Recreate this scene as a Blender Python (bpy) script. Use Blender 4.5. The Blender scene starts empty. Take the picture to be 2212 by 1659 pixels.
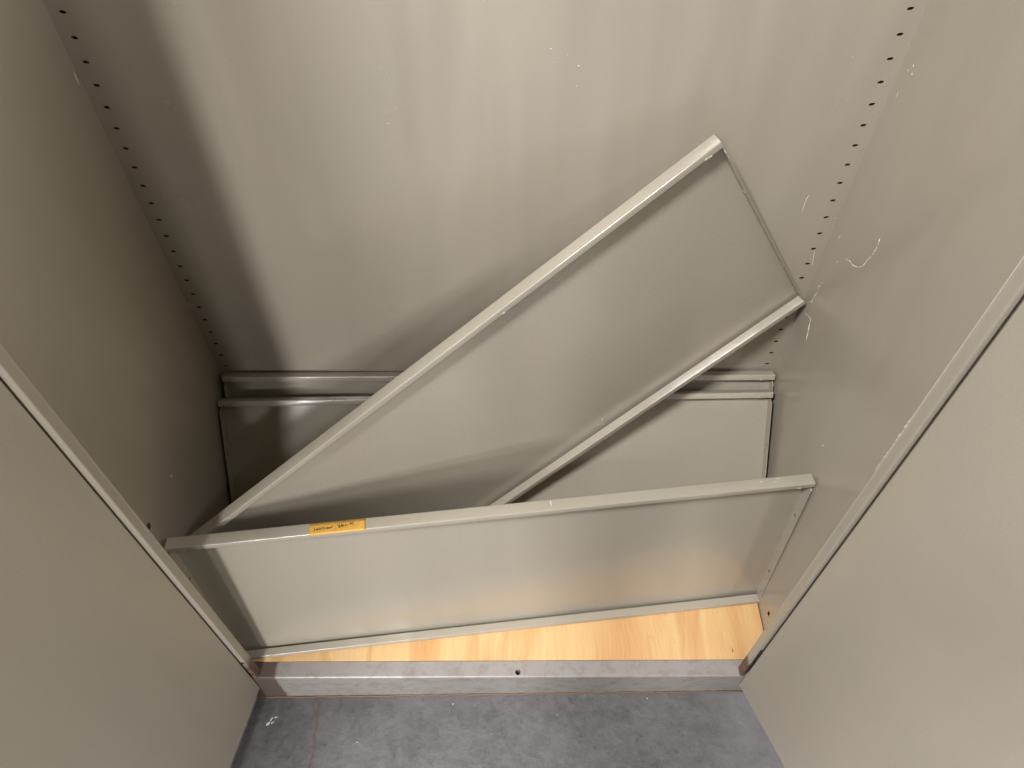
import bpy, bmesh, math, random
from mathutils import Matrix, Vector
random.seed(7)
S = bpy.context.scene
COL = S.collection

# ------------------------------------------------------------------ camera
cam_d = bpy.data.cameras.new('camera')
cam = bpy.data.objects.new('camera', cam_d); COL.objects.link(cam)
R_ = Vector((0.9999912, -0.0034693, -0.0023668)); U_ = Vector((0.0041872, 0.779971, 0.6258017)); F_ = Vector((0.0003251, 0.6258061, -0.77998))
cam.matrix_world = Matrix(((R_.x, U_.x, -F_.x, 0.024537), (R_.y, U_.y, -F_.y, -0.796878), (R_.z, U_.z, -F_.z, 1.281233), (0, 0, 0, 1)))
cam_d.sensor_width = 36; cam_d.lens = 1628.57 / 2212 * 36
cam_d.clip_start = 0.02; cam_d.clip_end = 100
S.camera = cam

# ------------------------------------------------------------------ light: the room's ceiling fluorescents, added fill lamps and dim room air
w = bpy.data.worlds.new('World'); S.world = w; w.use_nodes = True
bg = w.node_tree.nodes['Background']; bg.inputs[0].default_value = (1.0, 0.92, 0.50, 1); bg.inputs[1].default_value = 0.075
def tube(name, x, y, z, sx, sy, power, col):
    l = bpy.data.lights.new(name, 'AREA'); l.shape = 'RECTANGLE'; l.size = sx; l.size_y = sy; l.energy = power; l.color = col
    o = bpy.data.objects.new(name, l); COL.objects.link(o); o.location = (x, y, z)
    return o
LC = (1.0, 0.972, 1.02)
tube('ceiling_or_fill_light', -0.77, -1.30, 2.55, 0.24, 0.40, 116, LC)
tube('ceiling_or_fill_light', -0.85, -3.05, 2.55, 0.34, 1.2, 92, LC)
tube('ceiling_or_fill_light', -1.18, -5.6, 2.55, 0.50, 1.2, 225, LC)
tube('ceiling_or_fill_light', -1.62, -8.4, 2.55, 0.60, 1.2, 580, LC)
tube('ceiling_or_fill_light', 0.0, -6.4, 2.55, 0.50, 1.2, 170, LC)  # unseen lamp, added as fill for the back wall's left strip
tube('ceiling_or_fill_light', 1.35, -1.05, 2.55, 0.30, 0.6, 88, LC)  # unseen lamp, added to brighten the left door
S.view_settings.view_transform = 'Standard'; S.view_settings.look = 'None'
S.view_settings.exposure = -0.24; S.view_settings.gamma = 1.0; S.view_settings.use_curve_mapping = False

# ------------------------------------------------------------------ materials
def new_mat(name):
    m = bpy.data.materials.new(name); m.use_nodes = True
    nt = m.node_tree; b = nt.nodes['Principled BSDF']
    return m, nt, b
def nd(nt, t, **k):
    n = nt.nodes.new(t)
    for a, v in k.items(): setattr(n, a, v)
    return n
def noise(nt, scale, detail=4, rough=.5, vec=None, dist=0.0):
    n = nd(nt, 'ShaderNodeTexNoise'); n.inputs['Scale'].default_value = scale; n.inputs['Detail'].default_value = detail
    n.inputs['Roughness'].default_value = rough; n.inputs['Distortion'].default_value = dist
    if vec is not None: nt.links.new(vec, n.inputs['Vector'])
    return n.outputs['Fac']
def ramp(nt, fac, stops):
    r = nd(nt, 'ShaderNodeValToRGB'); nt.links.new(fac, r.inputs[0]); e = r.color_ramp.elements
    while len(e) < len(stops): e.new(0.5)
    for k, (p, c) in enumerate(stops):
        e[k].position = p; e[k].color = (c, c, c, 1) if isinstance(c, (int, float)) else (*c, 1)
    return r.outputs[0]
def mix(nt, fac, a, b, mode='MIX'):
    m = nd(nt, 'ShaderNodeMix'); m.data_type = 'RGBA'; m.blend_type = mode
    for k, v in ((0, fac), (6, a), (7, b)):
        if isinstance(v, (int, float)): m.inputs[k].default_value = v
        elif isinstance(v, tuple): m.inputs[k].default_value = (*v, 1)
        else: nt.links.new(v, m.inputs[k])
    return m.outputs[2]
def mth(nt, op, a, b=None, clamp=False):
    m = nd(nt, 'ShaderNodeMath'); m.operation = op; m.use_clamp = clamp
    for k, v in ((0, a), (1, b)):
        if v is None: continue
        if isinstance(v, (int, float)): m.inputs[k].default_value = v
        else: nt.links.new(v, m.inputs[k])
    return m.outputs[0]
def bump(nt, h, strength, dist, nrm=None):
    b = nd(nt, 'ShaderNodeBump'); b.inputs['Strength'].default_value = strength; b.inputs['Distance'].default_value = dist
    nt.links.new(h, b.inputs['Height'])
    if nrm is not None: nt.links.new(nrm, b.inputs['Normal'])
    return b.outputs[0]
def coord(nt, kind='Object'):
    return nd(nt, 'ShaderNodeTexCoord').outputs[kind]
def mapping(nt, vec, scale=(1, 1, 1), loc=(0, 0, 0), rot=(0, 0, 0)):
    m = nd(nt, 'ShaderNodeMapping'); m.inputs['Scale'].default_value = scale; m.inputs['Location'].default_value = loc; m.inputs['Rotation'].default_value = rot
    nt.links.new(vec, m.inputs['Vector']); return m.outputs[0]

def paint(name, base=(0.372, 0.337, 0.264), rough=.24, wave=.45, dirt=None, rust=None):
    """baked putty enamel on sheet steel: faint orange peel, slow oil-canning of the sheet"""
    m, nt, b = new_mat(name); oc = coord(nt)
    blot = noise(nt, 5, 3, .5, oc)
    c = mix(nt, ramp(nt, blot, [(.35, 0), (.7, 1)]), base, tuple(x * y for x, y in zip(base, (1.035, 1.01, 1.0))))
    grain = noise(nt, 620, 2, .6, oc)
    c = mix(nt, 0.10, c, ramp(nt, grain, [(.3, .25), (.7, .75)]), 'OVERLAY')
    rg = mth(nt, 'ADD', mth(nt, 'MULTIPLY', noise(nt, 9, 4, .6, oc), .10), rough - .05)
    if dirt is not None:                              # dirt(nt, oc) -> mask, colour
        k, dc = dirt(nt, oc); c = mix(nt, k, c, dc); rg = mth(nt, 'ADD', rg, mth(nt, 'MULTIPLY', k, .3))
    nt.links.new(c, b.inputs['Base Color']); nt.links.new(rg, b.inputs['Roughness'])
    b.inputs['IOR'].default_value = 1.68
    wv = noise(nt, 3.2, 2, .45, mapping(nt, oc, (2.4, 2.4, .5)))
    n1 = bump(nt, wv, wave, .018)
    n2 = bump(nt, noise(nt, 420, 2, .5, oc), .10, .0006, n1)
    nt.links.new(n2, b.inputs['Normal'])
    return m
def sill_dirt_shade(nt, oc):
    a = ramp(nt, noise(nt, 38, 7, .75, oc, .2), [(.47, 0), (.66, .65)])
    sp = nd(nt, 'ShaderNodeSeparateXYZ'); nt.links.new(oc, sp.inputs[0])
    rust_shade = mth(nt, 'MULTIPLY', ramp(nt, mth(nt, 'ADD', mth(nt, 'MULTIPLY', sp.outputs[0], -1.0), mth(nt, 'MULTIPLY', noise(nt, 60, 4, .6, oc), .012)), [(.3735, 0), (.378, 1)]), .9)  # left end: rust and cast shade painted together as one dark brown patch
    return mth(nt, 'MAXIMUM', a, rust_shade), mix(nt, rust_shade, (.19, .155, .115), (.045, .022, .012))
def frame_rust(nt, oc):
    sp = nd(nt, 'ShaderNodeSeparateXYZ'); nt.links.new(oc, sp.inputs[0])
    z = mth(nt, 'ADD', sp.outputs[2], mth(nt, 'MULTIPLY', noise(nt, 40, 4, .6, oc), .07))
    k = ramp(nt, mth(nt, 'ADD', z, 0.0), [(.085, .9), (.115, 0)])
    return k, mix(nt, ramp(nt, noise(nt, 60, 4, .7, oc), [(.4, 0), (.6, 1)]), (.055, .022, .012), (.14, .06, .03))

M_PAINT = paint('putty_enamel')
M_PAINT_BACK = paint('putty_enamel_back', rough=.26, wave=.9)
M_SHELF = paint('shelf_enamel', base=(0.378, 0.347, 0.270), rough=.22, wave=.35)
M_FRAME = paint('frame_enamel', rough=.36, wave=.05, dirt=frame_rust)
M_SILL = paint('sill_enamel', base=(0.305, 0.292, 0.262), rough=.33, wave=.05, dirt=sill_dirt_shade)
M_DOOR = paint('door_enamel', rough=.38, wave=.30)
def simple(name, col, rough=.6, metal=0.0):
    m, nt, b = new_mat(name); oc = coord(nt)
    c = mix(nt, ramp(nt, noise(nt, 150, 4, .6, oc), [(.3, 0), (.7, 1)]), tuple(x * .85 for x in col), col)
    nt.links.new(c, b.inputs['Base Color']); b.inputs['Roughness'].default_value = rough; b.inputs['Metallic'].default_value = metal
    return m
M_SCRATCH = simple('bare_scratch', (.85, .80, .70), .5)
M_CHIP = simple('paint_chip', (.62, .58, .52), .5)
M_STEEL = simple('old_screw', (.06, .045, .035), .6, .3)
M_DARK = simple('dark_brown', (.03, .022, .016), .7)
M_SLOT_SHADE = simple('painted_slot_shade', (.006, .005, .004), .9)
M_INK = simple('marker_ink', (.022, .014, .010), .5)
# tape
m, nt, b = new_mat('masking_tape'); oc = coord(nt)
c = mix(nt, ramp(nt, noise(nt, 160, 5, .7, oc), [(.35, 0), (.7, 1)]), (.60, .335, .055), (.74, .43, .085))
nt.links.new(c, b.inputs['Base Color']); b.inputs['Roughness'].default_value = .55
nt.links.new(bump(nt, noise(nt, 300, 3, .6, mapping(nt, oc, (4, 1, 1))), .3, .0005), b.inputs['Normal']); M_TAPE = m
# plywood: rotary-cut softwood, grain running front to back
m, nt, b = new_mat('plywood'); oc = coord(nt)
warp = nd(nt, 'ShaderNodeVectorMath'); warp.operation = 'ADD'
wn = nd(nt, 'ShaderNodeTexNoise'); wn.inputs['Scale'].default_value = 6; wn.inputs['Detail'].default_value = 3; nt.links.new(mapping(nt, oc, (1, .8, 1)), wn.inputs['Vector'])
wsc = nd(nt, 'ShaderNodeVectorMath'); wsc.operation = 'SCALE'; wsc.inputs['Scale'].default_value = .05; nt.links.new(wn.outputs['Color'], wsc.inputs[0])
nt.links.new(oc, warp.inputs[0]); nt.links.new(wsc.outputs[0], warp.inputs[1])
bands = noise(nt, 1.0, 3, .55, mapping(nt, warp.outputs[0], (7, .7, 1), (3.1, 0, 0)))
c = ramp(nt, bands, [(.35, (.60, .34, .13)), (.42, (.65, .385, .155)), (.45, (.69, .44, .185)), (.55, (.72, .48, .215)), (.59, (.62, .36, .145)), (.63, (.67, .41, .175)), (.65, (.72, .485, .225))])
fine = noise(nt, 1.0, 5, .7, mapping(nt, warp.outputs[0], (260, 14, 1)))
c = mix(nt, .30, c, ramp(nt, fine, [(.3, .30), (.7, .72)]), 'OVERLAY')
flk = ramp(nt, noise(nt, 90, 3, .7, mapping(nt, oc, (1, .45, 1))), [(.64, 0), (.72, .45)])
c = mix(nt, flk, c, (.50, .28, .11))
pits = ramp(nt, noise(nt, 1, 2, .5, mapping(nt, oc, (70, 30, 1), (9, 4, 0))), [(.735, 0), (.76, .8)])
c = mix(nt, pits, c, (.10, .05, .02))
nt.links.new(c, b.inputs['Base Color']); b.inputs['Roughness'].default_value = .62
nt.links.new(bump(nt, fine, .25, .0008), b.inputs['Normal']); M_PLY = m
# concrete
m, nt, b = new_mat('concrete'); oc = coord(nt)
c = ramp(nt, noise(nt, 9, 9, .68, oc, .4), [(.36, (.062, .062, .060)), (.50, (.086, .085, .081)), (.64, (.112, .109, .104))])
c = mix(nt, ramp(nt, noise(nt, 45, 6, .7, oc, .5), [(.40, .0), (.75, .6)]), c, (.158, .149, .145))
c = mix(nt, ramp(nt, noise(nt, 70, 5, .7, mapping(nt, oc, (1, 1, 1), (5, 2, 0))), [(.56, 0), (.72, .6)]), c, (.032, .032, .034))
sp = nd(nt, 'ShaderNodeSeparateXYZ'); nt.links.new(oc, sp.inputs[0])
# scuffed paler patch by the right-hand door
pd = mth(nt, 'SUBTRACT', mth(nt, 'ADD', sp.outputs[0], mth(nt, 'MULTIPLY', noise(nt, 9, 5, .7, oc), .16)), mth(nt, 'MULTIPLY', sp.outputs[1], .25))
c = mix(nt, ramp(nt, pd, [(.52, 0), (.64, .55)]), c, (.24, .232, .228))
# reddish control joint
jx = mth(nt, 'ABSOLUTE', mth(nt, 'ADD', mth(nt, 'ADD', sp.outputs[0], .327), mth(nt, 'MULTIPLY', noise(nt, 14, 5, .7, oc), -.022)))
c = mix(nt, ramp(nt, jx, [(.0014, .8), (.0042, 0)]), c, (.12, .072, .058))
nt.links.new(c, b.inputs['Base Color'])
nt.links.new(mth(nt, 'ADD', mth(nt, 'MULTIPLY', noise(nt, 30, 4, .6, oc), .3), .38), b.inputs['Roughness'])
hh = mth(nt, 'SUBTRACT', noise(nt, 55, 7, .7, oc), mth(nt, 'MULTIPLY', ramp(nt, jx, [(.001, 1), (.004, 0)]), .6))
nt.links.new(bump(nt, hh, .45, .004), b.inputs['Normal']); M_CONC = m
M_GLUE = simple('old_glue', (.15, .095, .055), .6)
M_SMUDGE = simple('white_smudge', (.6, .6, .62), .7)

# ------------------------------------------------------------------ mesh helpers
def obj(name, bm, mats, parent=None, smooth=False, label=None, bevel=None):
    bmesh.ops.recalc_face_normals(bm, faces=bm.faces)
    me = bpy.data.meshes.new(name); bm.to_mesh(me); bm.free()
    for mm in (mats if isinstance(mats, (list, tuple)) else [mats]): me.materials.append(mm)
    o = bpy.data.objects.new(name, me); COL.objects.link(o)
    if parent: o.parent = parent
    if label: o['label'] = label
    if smooth:
        for p in me.polygons: p.use_smooth = True
    if bevel:
        md = o.modifiers.new('b', 'BEVEL'); md.width = bevel; md.segments = 3; md.limit_method = 'ANGLE'; md.angle_limit = math.radians(40)
        md.harden_normals = True
    return o
def box(bm, x0, x1, y0, y1, z0, z1, mi=0):
    v = [bm.verts.new((x, y, z)) for x in (x0, x1) for y in (y0, y1) for z in (z0, z1)]
    for f in ((0, 1, 3, 2), (4, 6, 7, 5), (0, 4, 5, 1), (2, 3, 7, 6), (0, 2, 6, 4), (1, 5, 7, 3)):
        bm.faces.new([v[i] for i in f]).material_index = mi
def prism(bm, poly, to3, a0, a1, mi=0):
    A = [bm.verts.new(to3(p, a0)) for p in poly]; B = [bm.verts.new(to3(p, a1)) for p in poly]
    n = len(poly)
    bm.faces.new(A).material_index = mi; bm.faces.new(B[::-1]).material_index = mi
    for i in range(n): bm.faces.new((A[i], A[(i + 1) % n], B[(i + 1) % n], B[i])).material_index = mi
def rod(bm, pts, r, mi=0, sides=6, taper=True):
    pts = [Vector(p) for p in pts]; rings = []
    for i, p in enumerate(pts):
        d = (pts[min(i + 1, len(pts) - 1)] - pts[max(i - 1, 0)]).normalized()
        a = d.orthogonal().normalized(); b_ = d.cross(a)
        rr = r * (.35 if taper and i in (0, len(pts) - 1) else 1)
        rings.append([bm.verts.new(p + a * math.cos(2 * math.pi * k / sides) * rr + b_ * math.sin(2 * math.pi * k / sides) * rr) for k in range(sides)])
    for A, B in zip(rings, rings[1:]):
        for k in range(sides): bm.faces.new((A[k], A[(k + 1) % sides], B[(k + 1) % sides], B[k])).material_index = mi
    bm.faces.new(rings[0][::-1]).material_index = mi; bm.faces.new(rings[-1]).material_index = mi
def dense(pts, n=4, jit=0.0):
    out = []
    P = [Vector(p) for p in pts]
    for i in range(len(P) - 1):
        p0 = P[max(i - 1, 0)]; p1 = P[i]; p2 = P[i + 1]; p3 = P[min(i + 2, len(P) - 1)]
        for k in range(n):
            t = k / n
            q = .5 * ((2 * p1) + (p2 - p0) * t + (2 * p0 - 5 * p1 + 4 * p2 - p3) * t * t + (3 * p1 - p0 - 3 * p2 + p3) * t ** 3)
            out.append(q + Vector([random.uniform(-jit, jit) for _ in range(3)]))
    return out + [P[-1]]
def blob(bm, c, r, sc=(1, 1, 1), mi=0):
    g = bmesh.ops.create_icosphere(bm, subdivisions=2, radius=r)
    for v in g['verts']: v.co = Vector((v.co.x * sc[0], v.co.y * sc[1], v.co.z * sc[2])) + Vector(c)
    for v in g['verts']:
        for f in v.link_faces: f.material_index = mi
def stadium(wd, ht, skew=0.0, n=6):
    r = ht / 2; a = wd / 2 - r; pts = []
    for s, c0 in ((1, a), (-1, -a)):
        for k in range(n + 1):
            t = -math.pi / 2 + math.pi * k / n
            if s < 0: t += math.pi
            x = c0 + r * math.cos(t); z = r * math.sin(t); pts.append((x + skew * z, z))
    return pts
def cut(o, cbm):
    """carve real holes: exact boolean, applied to the mesh"""
    bmesh.ops.recalc_face_normals(cbm, faces=cbm.faces)
    me = bpy.data.meshes.new('cutter'); cbm.to_mesh(me); cbm.free(); c = bpy.data.objects.new('cutter', me); COL.objects.link(c)
    c.parent = o.parent; c.location = o.location.copy()
    md = o.modifiers.new('cut', 'BOOLEAN'); md.operation = 'DIFFERENCE'; md.solver = 'EXACT'; md.object = c
    bpy.context.view_layer.update()
    dg = bpy.context.evaluated_depsgraph_get(); nm = bpy.data.meshes.new_from_object(o.evaluated_get(dg))
    o.modifiers.clear(); old = o.data; nm.name = old.name; o.data = nm; bpy.data.objects.remove(c)
def thing(name, label, cat, loc=(0, 0, 0), group=None):
    o = bpy.data.objects.new(name, None); COL.objects.link(o); o.location = loc; o['label'] = label; o['category'] = cat
    if group: o['group'] = group
    o.empty_display_size = .05
    return o

# ------------------------------------------------------------------ the floor (structure); slopes slightly along the cabinet front
ZF = -0.0877
bm = bmesh.new(); box(bm, -4.5, 4.5, -9.5, 1.5, -.10, 0)
fl = obj('floor', bm, M_CONC); fl['kind'] = 'structure'; fl['label'] = 'mottled grey concrete floor with a reddish joint'
fl.location = (0, 0, ZF); fl.rotation_euler = (0, -0.0286, 0)
def floor_z(x): return ZF + x * 0.0286

# ------------------------------------------------------------------ the cabinet
W2 = .458; YF = -.3933; H = 1.80
cab = thing('storage_cabinet', 'open putty-coloured steel cabinet with slotted back corners and both doors swung out', 'cabinet', (0, 0, ZF))
def lift(o): o.location = (0, 0, -ZF); return o      # part geometry is written in world height
# back panel with blind slots
bm = bmesh.new(); box(bm, -W2, W2, 0, .016, -.05, H)
back = lift(obj('back_panel', bm, M_PAINT_BACK, cab))
cb = bmesh.new()
for s in (-1, 1):
    for i in range(-22, 30):
        z = .9117 - i * .0273
        if z > H - .06 or z < .13: continue
        pr = stadium(.0064, .0033, .55 * s)
        prism(cb, [(p[0] + s * .44247, p[1] + z) for p in pr], lambda p, a: (p[0], a, p[1]), -.002, .0145)
cut(back, cb)
bm = bmesh.new()   # scuffs and specks on the back panel are bare metal lines in its own mesh
for pts in ([(.4091, 0, .6742), (.4073, 0, .6657), (.408, 0, .6479)], [(.4455, 0, .5802), (.4473, 0, .5683), (.45, 0, .5531)]):
    rod(bm, dense(pts, 4, .0003), .0004, 1)
for x, z in ((.0686, .8702), (.0866, .8633), (.1001, .8506), (.0717, .8544), (.0991, .8264), (-.12, .78), (.40, .86), (.447, .83), (.4265, .79)):
    blob(bm, (x, 0, z), random.uniform(.0003, .0008), (1.6, .2, .7), 1)
me = back.data; me.materials.clear(); bm2 = bmesh.new(); bm2.from_mesh(me)
for f in bm2.faces:                                # blind slot faces painted near-black, standing for unlit space behind the sheet
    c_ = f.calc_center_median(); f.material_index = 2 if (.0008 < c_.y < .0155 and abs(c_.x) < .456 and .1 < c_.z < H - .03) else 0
bm2.to_mesh(me); bm2.free(); bm.from_mesh(me); bm.to_mesh(me); bm.free()
for mm in (M_PAINT_BACK, M_SCRATCH, M_SLOT_SHADE): me.materials.append(mm)
# side panels
bm = bmesh.new(); box(bm, -W2 - .012, -W2, YF + .012, .016, -.05, H)
for pts in ([(-W2, -.0021, .8487), (-W2, -.0027, .8414), (-W2, -.0033, .834)],):
    rod(bm, dense([(p[0], p[1] - .003, p[2]) for p in pts], 4, .0003), .0006, 1)
blob(bm, (-W2, -.2284, .368), .0010, (.3, 1, 3), 1)
lift(obj('side_panel', bm, [M_PAINT, M_SCRATCH], cab, label='left side panel in shadow'))
bm = bmesh.new(); box(bm, W2, W2 + .012, YF + .012, .016, -.05, H)
SCR = [([(-.0696, .6257), (-.0811, .6282), (-.093, .6351), (-.1019, .6455), (-.1067, .6589), (-.1113, .6734), (-.1124, .6858), (-.1104, .6976)], .0008),
       ([(-.0251, .6304), (-.0207, .6148)], .0006),
       ([(-.0298, .5496), (-.0265, .5384), (-.0279, .529), (-.0251, .5143), (-.0248, .5037)], .0008),
       ([(-.0175, .4761), (-.0399, .4867), (-.0457, .4766), (-.0543, .4562)], .0009),
       ([(-.060, .62), (-.074, .6262)], .0004), ([(-.0177, .8433), (-.0158, .8133)], .0003)]
for pts, r in SCR: rod(bm, dense([(W2 + .0002, y, z) for y, z in pts], 5, .0004), r * .72, 1)
for y, z in ((-.0177, .8533), (-.0238, .8619), (-.028, .8548), (-.0545, .4556), (-.0543, .458), (-.2072, .4067), (-.023, .503), (-.045, .60)):
    blob(bm, (W2, y, z), random.uniform(.0006, .0014), (.25, .8, 1), 1)
sp_r = lift(obj('side_panel', bm, [M_PAINT, M_SCRATCH], cab, label='right side panel with a hooked pale scratch'))
bm = bmesh.new(); prism(bm, [(-.3029 + a, .0417 + b) for a, b in stadium(.0035, .009)], lambda p, a: (a, p[0], p[1]), W2 - .0006, W2 + .0005)
lift(obj('panel_slot', bm, M_DARK, cab))  # thin dark plate set on the panel in place of a cut slot
bm = bmesh.new(); box(bm, -W2, W2, YF + .012, -.001, H - .02, H)
lift(obj('top_panel', bm, M_PAINT, cab))
bm = bmesh.new(); box(bm, -W2, W2, -.36, -.0005, -.06, -.0125)
lift(obj('base_panel', bm, M_PAINT, cab))
# front frame posts: flat inner strip, then a low raised strip beside the door
def post(s, xi, xm, xo, label):
    bm = bmesh.new(); X = lambda x: s * x
    # return leg at xm facing the opening (raw back edge hemmed), rounded nose, narrow front face, step back behind the door
    prof = [(xm + .0016, YF + .0136), (xm + .0008, YF + .0146), (xm - .0004, YF + .0144), (xm - .0008, YF + .0134), (xm - .0002, YF + .0122), (xm, YF + .0110)]
    for k in range(7):
        t_ = k / 6 * math.pi / 2; prof.append((xm + .0022 * (1 - math.cos(t_)), YF + .0022 * (1 - math.sin(t_))))
    prof += [(xo - .0012, YF - .0001), (xo - .0003, YF + .0004), (xo, YF + .0012), (xo + .0002, YF + .0075), (W2 + .012, YF + .0075), (W2 + .012, YF + .0115), (xm + .0016, YF + .0115)]
    prism(bm, [(X(a), b) for a, b in prof], lambda p, a: (p[0], p[1], a), .0004, H)
    o = obj('front_post', bm, [M_FRAME, M_CHIP, M_DARK], cab, label=label)
    for p in o.data.polygons: p.use_smooth = len(p.vertices) == 4
    o.data.set_sharp_from_angle(angle=math.radians(42)); return lift(o)
pr_ = post(1, .3890, .4015, .4085, 'right front post with chipped inner edge')
pl_ = post(-1, .3852, .3985, .4065, 'left front post, rusty near the sill')
bm = bmesh.new(); bm.from_mesh(pr_.data)
z = .705
while z > .618:
    if random.random() < .93: rod(bm, [(.4010, YF + .0142, z), (.4010 + random.uniform(-.0006, .0003), YF + .0140, z - .005), (.4010, YF + .0142, z - .008)], random.uniform(.0004, .0011), 1, 5)
    z -= .0075
rod(bm, [(.4010, YF + .0144, .95), (.4010, YF + .0144, .70)], .0005, 1, 5, False)
box(bm, .4042, .4078, YF - .0004, YF + .0010, .020, .125, 2)  # dark strip on the front face in place of a cut slot
bm.to_mesh(pr_.data); bm.free()
bm = bmesh.new(); bm.from_mesh(pl_.data)
for z in (.075, .022): blob(bm, (-.4035, YF, z), .0028, (1, .4, 1.6), 2)
bm.to_mesh(pl_.data); bm.free()
# sill
bm = bmesh.new()
yb = -.3665
for_prof = [(YF + .0002, -.125), (YF, -.0035), (YF + .0006, -.0012), (YF + .0024, -.0002), (yb, .0), (yb, -.125)]
prism(bm, for_prof, lambda p, a: (a, p[0], p[1]), -.4575, .4575)
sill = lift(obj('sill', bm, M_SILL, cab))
cb = bmesh.new(); prism(cb, [(.0329 + .0046 * math.cos(k * math.pi / 8), -.3850 + .0046 * math.sin(k * math.pi / 8)) for k in range(16)], lambda p, a: (p[0], p[1], a), -.05, .01)
cut(sill, cb)
# old glue bead where the sill meets the floor
bm = bmesh.new(); pts = []; x = -.43
while x < .43:
    pts.append((x, YF - .0008 + random.uniform(-.0012, .0005), floor_z(x) + random.uniform(-.0005, .0012))); x += .009
rod(bm, pts, .0018, 0, 6, False)
lift(obj('glue_line', bm, M_GLUE, cab, True))
# screw at the left
bm = bmesh.new(); blob(bm, (-W2, -.3175, .3845), .0055, (.35, 1, 1)); blob(bm, (-W2, -.324, .372), .003, (.4, 1, 1.2))
lift(obj('screw', bm, M_STEEL, cab, True))

# doors: folded sheet pans, hinged at the posts and swung open past square
def door(hx, hy, dx, dy, s, zb, label):
    L, T = .447, .024
    t = Vector((dx, dy, 0)).normalized(); n = Vector((-t.y * s, t.x * s, 0))   # n: outward (away from the cabinet interior)
    if n.x * s < 0: n = -n
    e = bpy.data.objects.new('door', None); COL.objects.link(e)
    bm = bmesh.new()
    c = [Vector((hx, hy, 0)) + t * a + n * b_ for a, b_ in ((.0, .0), (L, .0), (L, T), (.006, T), (.006, .012), (0, .012))]
    prism(bm, c, lambda p, a: (p.x, p.y, a), zb, H - .01)
    bpy.data.objects.remove(e)
    return lift(obj('door', bm, M_DOOR, cab, label=label, bevel=.0010))
door(.4090, -.3945, .0484, -.130, 1, -.040, 'right door, open, paler and smoother')
door(-.4070, -.3945, -.0237, -.1252, -1, -.045, 'left door, open')

# ------------------------------------------------------------------ plywood base board
bm = bmesh.new(); box(bm, -.4565, .4565, -.3655, -.0012, -.0118, .0006)
ply = obj('plywood_board', bm, M_PLY, bevel=.0006)
ply['label'] = 'orange-streaked plywood board lying on the cabinet bottom behind the sill'; ply['category'] = 'board'

# ------------------------------------------------------------------ shelves
L, DS, D, LIP, RET, TH = .9008, .3579, .0184, .0096, .0130, .0011
h = DS / 2
def rounded(path, r, seg=4):
    out = [Vector(path[0])]
    for i in range(1, len(path) - 1):
        p = Vector(path[i]); a = (Vector(path[i - 1]) - p).normalized(); c = (Vector(path[i + 1]) - p).normalized()
        s, e, cen = p + a * r, p + c * r, p + (a + c) * r
        for k in range(seg + 1):
            th = k / seg * math.pi / 2
            out.append(cen - c * r * math.cos(th) - a * r * math.sin(th))
    return out + [Vector(path[-1])]
def thick(path, t):
    n = len(path); off = []
    for i, p in enumerate(path):
        d = (path[min(i + 1, n - 1)] - path[max(i - 1, 0)]).normalized(); off.append(p + Vector((-d.y, d.x)) * t)
    return off
def channel(s):
    """long edge: flange, lip and return folded from one sheet; (b, n) profile swept along the shelf"""
    path = [(h - .003, 0), (h, 0), (h, D), (h - LIP, D), (h - LIP, D - RET)]
    P = rounded([Vector(p) for p in path], .0014)
    off = thick(P, TH)
    poly = [(p.x * s, p.y) for p in P] + [(p.x * s, p.y) for p in off[::-1]]
    bm = bmesh.new(); prism(bm, poly, lambda p, a: (a, -p[1], p[0] + h), -L / 2, L / 2)
    for e in (-1, 1):      # punched dimples near the ends of the lip
        blob(bm, (e * (L / 2 - .022), -(D + .0002), s * (h - LIP + .0018) + h), .0026, (1.3, .35, .8))
    return bm
def end_plate(e):
    bm = bmesh.new(); x0 = e * (L / 2 - .0002); x1 = e * (L / 2 - .0013)
    q = D - .0006
    poly = [(-h + .006, -.0), (h - .006, -.0), (h - .011, .004), (h - .019, q), (-h + .019, q), (-h + .011, .004)]
    prism(bm, [(b_, n) for b_, n in poly], lambda p, a: (a, -p[1], p[0] + h), x0, x1)
    return bm
def make_shelf(label, frame_o, u, wv, n, tag_ends=()):
    t = thing('metal_shelf', label, 'shelf', group='loose metal shelves stacked in the cabinet')
    u, wv, n = Vector(u), Vector(wv), Vector(n); o = Vector(frame_o) - wv * h
    t.matrix_world = Matrix(((u.x, -n.x, wv.x, o.x), (u.y, -n.y, wv.y, o.y), (u.z, -n.z, wv.z, o.z), (0, 0, 0, 1)))
    return t
proto = {}
bm = bmesh.new(); box(bm, -L / 2 + .0014, L / 2 - .0014, -.0011, 0, .003, DS - .003); proto['shelf_panel'] = [obj('shelf_panel', bm, M_SHELF)]
proto['long_flange'] = [obj('long_flange', channel(s), M_SHELF, smooth=False) for s in (1, -1)]
ends = []
for e in (-1, 1):
    o = obj('end_flange', end_plate(e), M_SHELF)
    cb = bmesh.new()
    for wz in (.0832, -.0842):
        prism(cb, [(wz + q * .9, .0085 + p * 1.1) for q, p in stadium(.0092, .0046, .35)],
              lambda p, a: (a, -p[1], p[0] + h), e * (L / 2 + .002), e * (L / 2 - .004))
    cut(o, cb); ends.append(o)
proto['end_flange'] = ends
for pr in (proto['long_flange']):
    for p in pr.data.polygons: p.use_smooth = len(p.vertices) == 4
    pr.data.set_sharp_from_angle(angle=math.radians(50))
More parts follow.
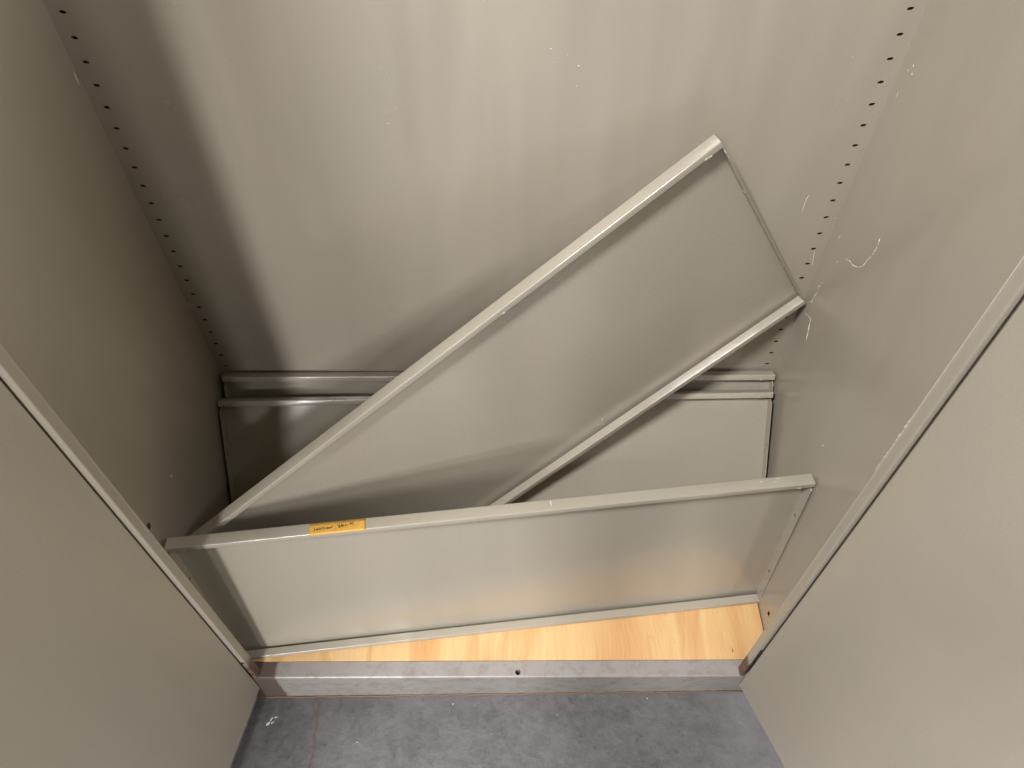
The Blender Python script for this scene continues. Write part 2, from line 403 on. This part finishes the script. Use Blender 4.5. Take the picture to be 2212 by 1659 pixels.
SH = {
 'F': ('lowest front shelf, leaning low with a yellow tape label on its top edge', (.00675, -.28469, .17865), (.99412, .10825, .00044), (-.00915, .07997, .99675), (.10787, -.9909, .08049)),
 'G': ('tall diagonal shelf tilted up to the right corner across the others', (-.00366, -.1516, .39702), (.78568, .28188, .55067), (-.54205, -.11531, .8324), (.29814, -.95249, .0622)),
 'A': ('rearmost shelf, its top edge the highest level rail against the back panel', (.0031, -.07757, .16304), (1, -.00081, -.00001), (.00035, .41655, .90911), (-.00073, -.90911, .41655)),
 'C': ('level shelf nested in front of the rearmost one, just below its rail', (-.00049, -.13454, .15736), (.9999, .00509, .0131), (-.01369, .56449, .82532), (-.0032, -.82542, .56451)),
}
shelves = {}; first = True
for key, (lab, o, u, wv, n) in SH.items():
    t = make_shelf(lab, o, u, wv, n); shelves[key] = t
    for kind, lst in proto.items():
        for src in lst:
            c = src if first else src.copy()
            if not first: COL.objects.link(c)
            c.parent = t
    first = False

# small chips and rubs, each on its own shelf's sheet
def mark(key, kind, k, items):
    o = [c for c in shelves[key].children if c.name.split('.')[0] == kind][k]; o.data = o.data.copy()
    bm = bmesh.new(); bm.from_mesh(o.data); o.data.materials.append(M_CHIP)
    for p, r, sc in items: blob(bm, p, r, sc, len(o.data.materials) - 1)
    bm.to_mesh(o.data); bm.free()
mark('G', 'shelf_panel', 0, [((.1084, -.0011, .0251), .0022, (.6, .15, 1.2)), ((.1036, -.0011, .0134), .0012, (1, .2, 1)), ((.097, -.0011, .020), .0008, (1, .2, 1)), ((.4277, -.0011, .3351), .0012, (1.6, .2, .5))])
mark('G', 'long_flange', 0, [((.1350, -D, .3500), .0018, (1.4, .25, .8)), ((.432, -D, .3495), .0022, (1.8, .2, .7))])
mark('F', 'long_flange', 0, [((.0730, -.0067, DS), .0022, (.35, 2.2, .1)), ((.3747, -.006, DS), .0010, (1, 1, .2)), ((.4011, -.004, DS), .0016, (2.6, .3, .1)), ((.395, -.009, DS), .0013, (2.2, .3, .1))])
# tape label on the front shelf's top flange, with marker writing
F = shelves['F']
def onF(a, n, lift_=0.0): return Vector((a, -n, DS + lift_))
bm = bmesh.new()
a0, a1 = -.2597, -.1832; nseg = 22
prof = [(.0012, .0003), (.006, .00035), (.012, .0003), (.0164, .00032), (.0176, .0001), (.0186, -.0008), (.01885, -.0016)]
rows = []
for k in range(nseg + 1):
    t_ = k / nseg; a = a0 + (a1 - a0) * t_
    cutb = 3 if t_ > .53 else 0
    rows.append([(a + random.uniform(-.0003, .0003) * (k in (0, nseg)), n_ , l_ + .00008 * math.sin(k * 1.7)) for n_, l_ in prof])
top = [[bm.verts.new(onF(*p)) for p in r] for r in rows]
for A, B in zip(top, top[1:]):
    for i in range(len(A) - 1): bm.faces.new((A[i], A[i + 1], B[i + 1], B[i]))
tape = obj('tape_label', bm, M_TAPE, F, True, label='yellow masking tape with faint black handwriting')
md = tape.modifiers.new('s', 'SOLIDIFY'); md.thickness = .00015; md.offset = 1
def tp(cx, cy):
    """from the tape's own rectangle: s along, t across"""
    top_y = 400 + (cx - 430) / (1800 - 430) * (245 - 400); bot_y = 660 + (cx - 420) / (1805 - 420) * (520 - 660)
    s = (cx - 425) / (1802 - 425); t_ = (cy - top_y) / (bot_y - top_y)
    return onF(a0 + (a1 - a0) * s, .0010 + t_ * .0168, .00062)
def ring(cx, cy, rx, ry, st=0, n=9, full=1.0): return [(cx + rx * math.cos(st + 2 * math.pi * full * k / n), cy + ry * math.sin(st + 2 * math.pi * full * k / n)) for k in range(n + 1)]
STROKES = [[(566, 515), (556, 550), (545, 595)], ring(622, 545, 22, 20), ring(690, 530, 22, 20, .4), ring(768, 512, 26, 22, .8),
           [(838, 530), (842, 495), (862, 512), (880, 490), (898, 512), (915, 487), (925, 512), (950, 500)], [(985, 435), (975, 480), (962, 508)], [(845, 522), (900, 512), (960, 500)],
           [(1095, 440), (1130, 418), (1168, 428), (1132, 460), (1178, 462), (1168, 488), (1128, 497)], [(1215, 385), (1205, 440), (1195, 478)],
           ring(1240, 445, 18, 22, 0), [(1262, 425), (1275, 452)], [(1330, 412), (1300, 425), (1308, 447), (1338, 440)], [(1372, 402), (1362, 440)],
           [(1425, 350), (1418, 415)], [(1515, 342), (1465, 372), (1418, 400), (1470, 402), (1525, 418)]]
bm = bmesh.new()
for s_ in STROKES: rod(bm, dense([tp(*p) for p in s_], 3), .00040, 0, 5)
obj('writing', bm, M_INK, tape)

# pale smudge and grit on the floor are marks of its surface: thin flecks in the floor's own mesh
bm = bmesh.new(); bm.from_mesh(fl.data)
def fleck(x, y, r, el=1.0, ang=0.0):
    k = 9; vs = []
    for i in range(k):
        a = 2 * math.pi * i / k; rr = r * random.uniform(.6, 1.2)
        dx, dy = rr * math.cos(a) * el, rr * math.sin(a)
        vs.append(bm.verts.new((x + dx * math.cos(ang) - dy * math.sin(ang), y + dx * math.sin(ang) + dy * math.cos(ang), .0004)))
    bm.faces.new(vs).material_index = 1
for x, y, r, el, a in ((-.3986, -.439, .0022, 2.2, .9), (-.3937, -.4315, .0016, 2.6, 1.1), (-.3871, -.4285, .0014, 2, .2), (-.391, -.437, .0012, 3, .5), (.257, -.405, .0011, 1, 0), (-.24, -.47, .0009, 1, 0), (.10, -.43, .0010, 1, 0), (-.08, -.41, .0009, 1.5, 1)):
    fleck(x, y, r, el, a)
bm.to_mesh(fl.data); bm.free(); fl.data.materials.append(M_SMUDGE)

# ------------------------------------------------------------------ the photographer, standing in the aisle just behind the lens: casts the soft shade on the right half
def person(px, py):
    J, E_, Rr = [], [], []
    def v(p, r, parent=None):
        J.append(p); Rr.append(r if isinstance(r, tuple) else (r, r))
        if parent is not None: E_.append((parent, len(J) - 1))
        return len(J) - 1
    pel = v((0, 0, .93), (.155, .105)); wa = v((0, .0, 1.06), (.135, .10), pel); ch = v((0, .0, 1.24), (.16, .115), wa); up = v((0, .0, 1.38), (.125, .085), ch)
    nk = v((0, .01, 1.47), (.055, .055), up); n2 = v((0, .025, 1.53), (.055, .058), nk); hd = v((0, .05, 1.60), (.072, .09), n2); tp_ = v((0, .06, 1.68), (.068, .085), hd); v((0, .055, 1.735), (.038, .048), tp_)
    nose = v((0, .150, 1.605), (.010, .010), hd)
    for s_ in (-1, 1):
        v((s_ * .078, .045, 1.605), (.010, .014), hd)
        sh = v((s_ * .165, -.005, 1.385), (.058, .055), up); el = v((s_ * .215, -.03, 1.10), (.043, .043), sh); wr = v((s_ * .215, .06, .87), (.028, .026), el)
        pm = v((s_ * .212, .085, .80), (.030, .018), wr); pe = v((s_ * .212, .097, .765), (.032, .016), pm)
        for k in range(4):
            y0 = .070 + .019 * k; ln = (.030, .036, .033, .026)[k]
            a1 = v((s_ * .212, y0 + .004, .745), (.0085, .0085), pe); a2 = v((s_ * .207, y0 + .008, .745 - ln), (.0078, .0078), a1); v((s_ * .197, y0 + .010, .745 - ln * 1.75), (.0068, .0068), a2)
        t1 = v((s_ * .200, .118, .815), (.010, .010), pm); v((s_ * .192, .132, .785), (.008, .008), t1)
        hp = v((s_ * .095, 0, .88), (.090, .092), pel); kn = v((s_ * .105, .012, .49), (.060, .062), hp); sk = v((s_ * .107, -.012, .30), (.056, .058), kn); an = v((s_ * .11, -.01, .10), (.040, .042), sk)
        fo = v((s_ * .112, .0, .05), (.042, .042), an); v((s_ * .125, .14, .035), (.040, .030), fo)
    me = bpy.data.meshes.new('person'); me.from_pydata(J, E_, []); o = bpy.data.objects.new('person', me); COL.objects.link(o)
    md = o.modifiers.new('skin', 'SKIN'); md.use_smooth_shade = True; o.modifiers.new('sub', 'SUBSURF').levels = 1; o.modifiers['sub'].render_levels = 2
    sv = me.skin_vertices[0].data
    for i, r in enumerate(Rr): sv[i].radius = r
    sv[0].use_root = True
    o.location = (px, py, floor_z(px)); o.scale = (1.17, 1.08, 1.06)
    m, nt, b = new_mat('clothes_and_skin'); oc = coord(nt); sp = nd(nt, 'ShaderNodeSeparateXYZ'); nt.links.new(oc, sp.inputs[0])
    gt = lambda t: mth(nt, 'GREATER_THAN', sp.outputs[2], t)
    c = mix(nt, gt(.075), (.05, .045, .04), (.045, .055, .085))           # shoes, jeans
    c = mix(nt, gt(.95), c, (.06, .065, .075))                             # dark shirt
    hand = mth(nt, 'MULTIPLY', mth(nt, 'LESS_THAN', sp.outputs[2], .88), mth(nt, 'GREATER_THAN', mth(nt, 'ABSOLUTE', sp.outputs[0]), .181))
    hand = mth(nt, 'MULTIPLY', hand, gt(.60))
    c = mix(nt, mth(nt, 'MAXIMUM', hand, gt(1.465)), c, (.48, .29, .20))
    nt.links.new(c, b.inputs['Base Color']); b.inputs['Roughness'].default_value = .8
    me.materials.append(m)
    bm = bmesh.new(); g = bmesh.ops.create_icosphere(bm, subdivisions=3, radius=1)
    for q in g['verts']:
        q.co = Vector((q.co.x * .086, q.co.y * .105 + .045 - .014, q.co.z * .10 + 1.665))
        if q.co.z < 1.64 and q.co.y > .03: q.co.z = 1.66; q.co.y *= .5
    obj('hair', bm, simple('brown_hair', (.05, .03, .02), .7), o, True)
    o['label'] = 'person in a dark shirt and jeans standing in front of the open cabinet'; o['category'] = 'person'
person(.08, -1.14)

S.render.engine = 'CYCLES'
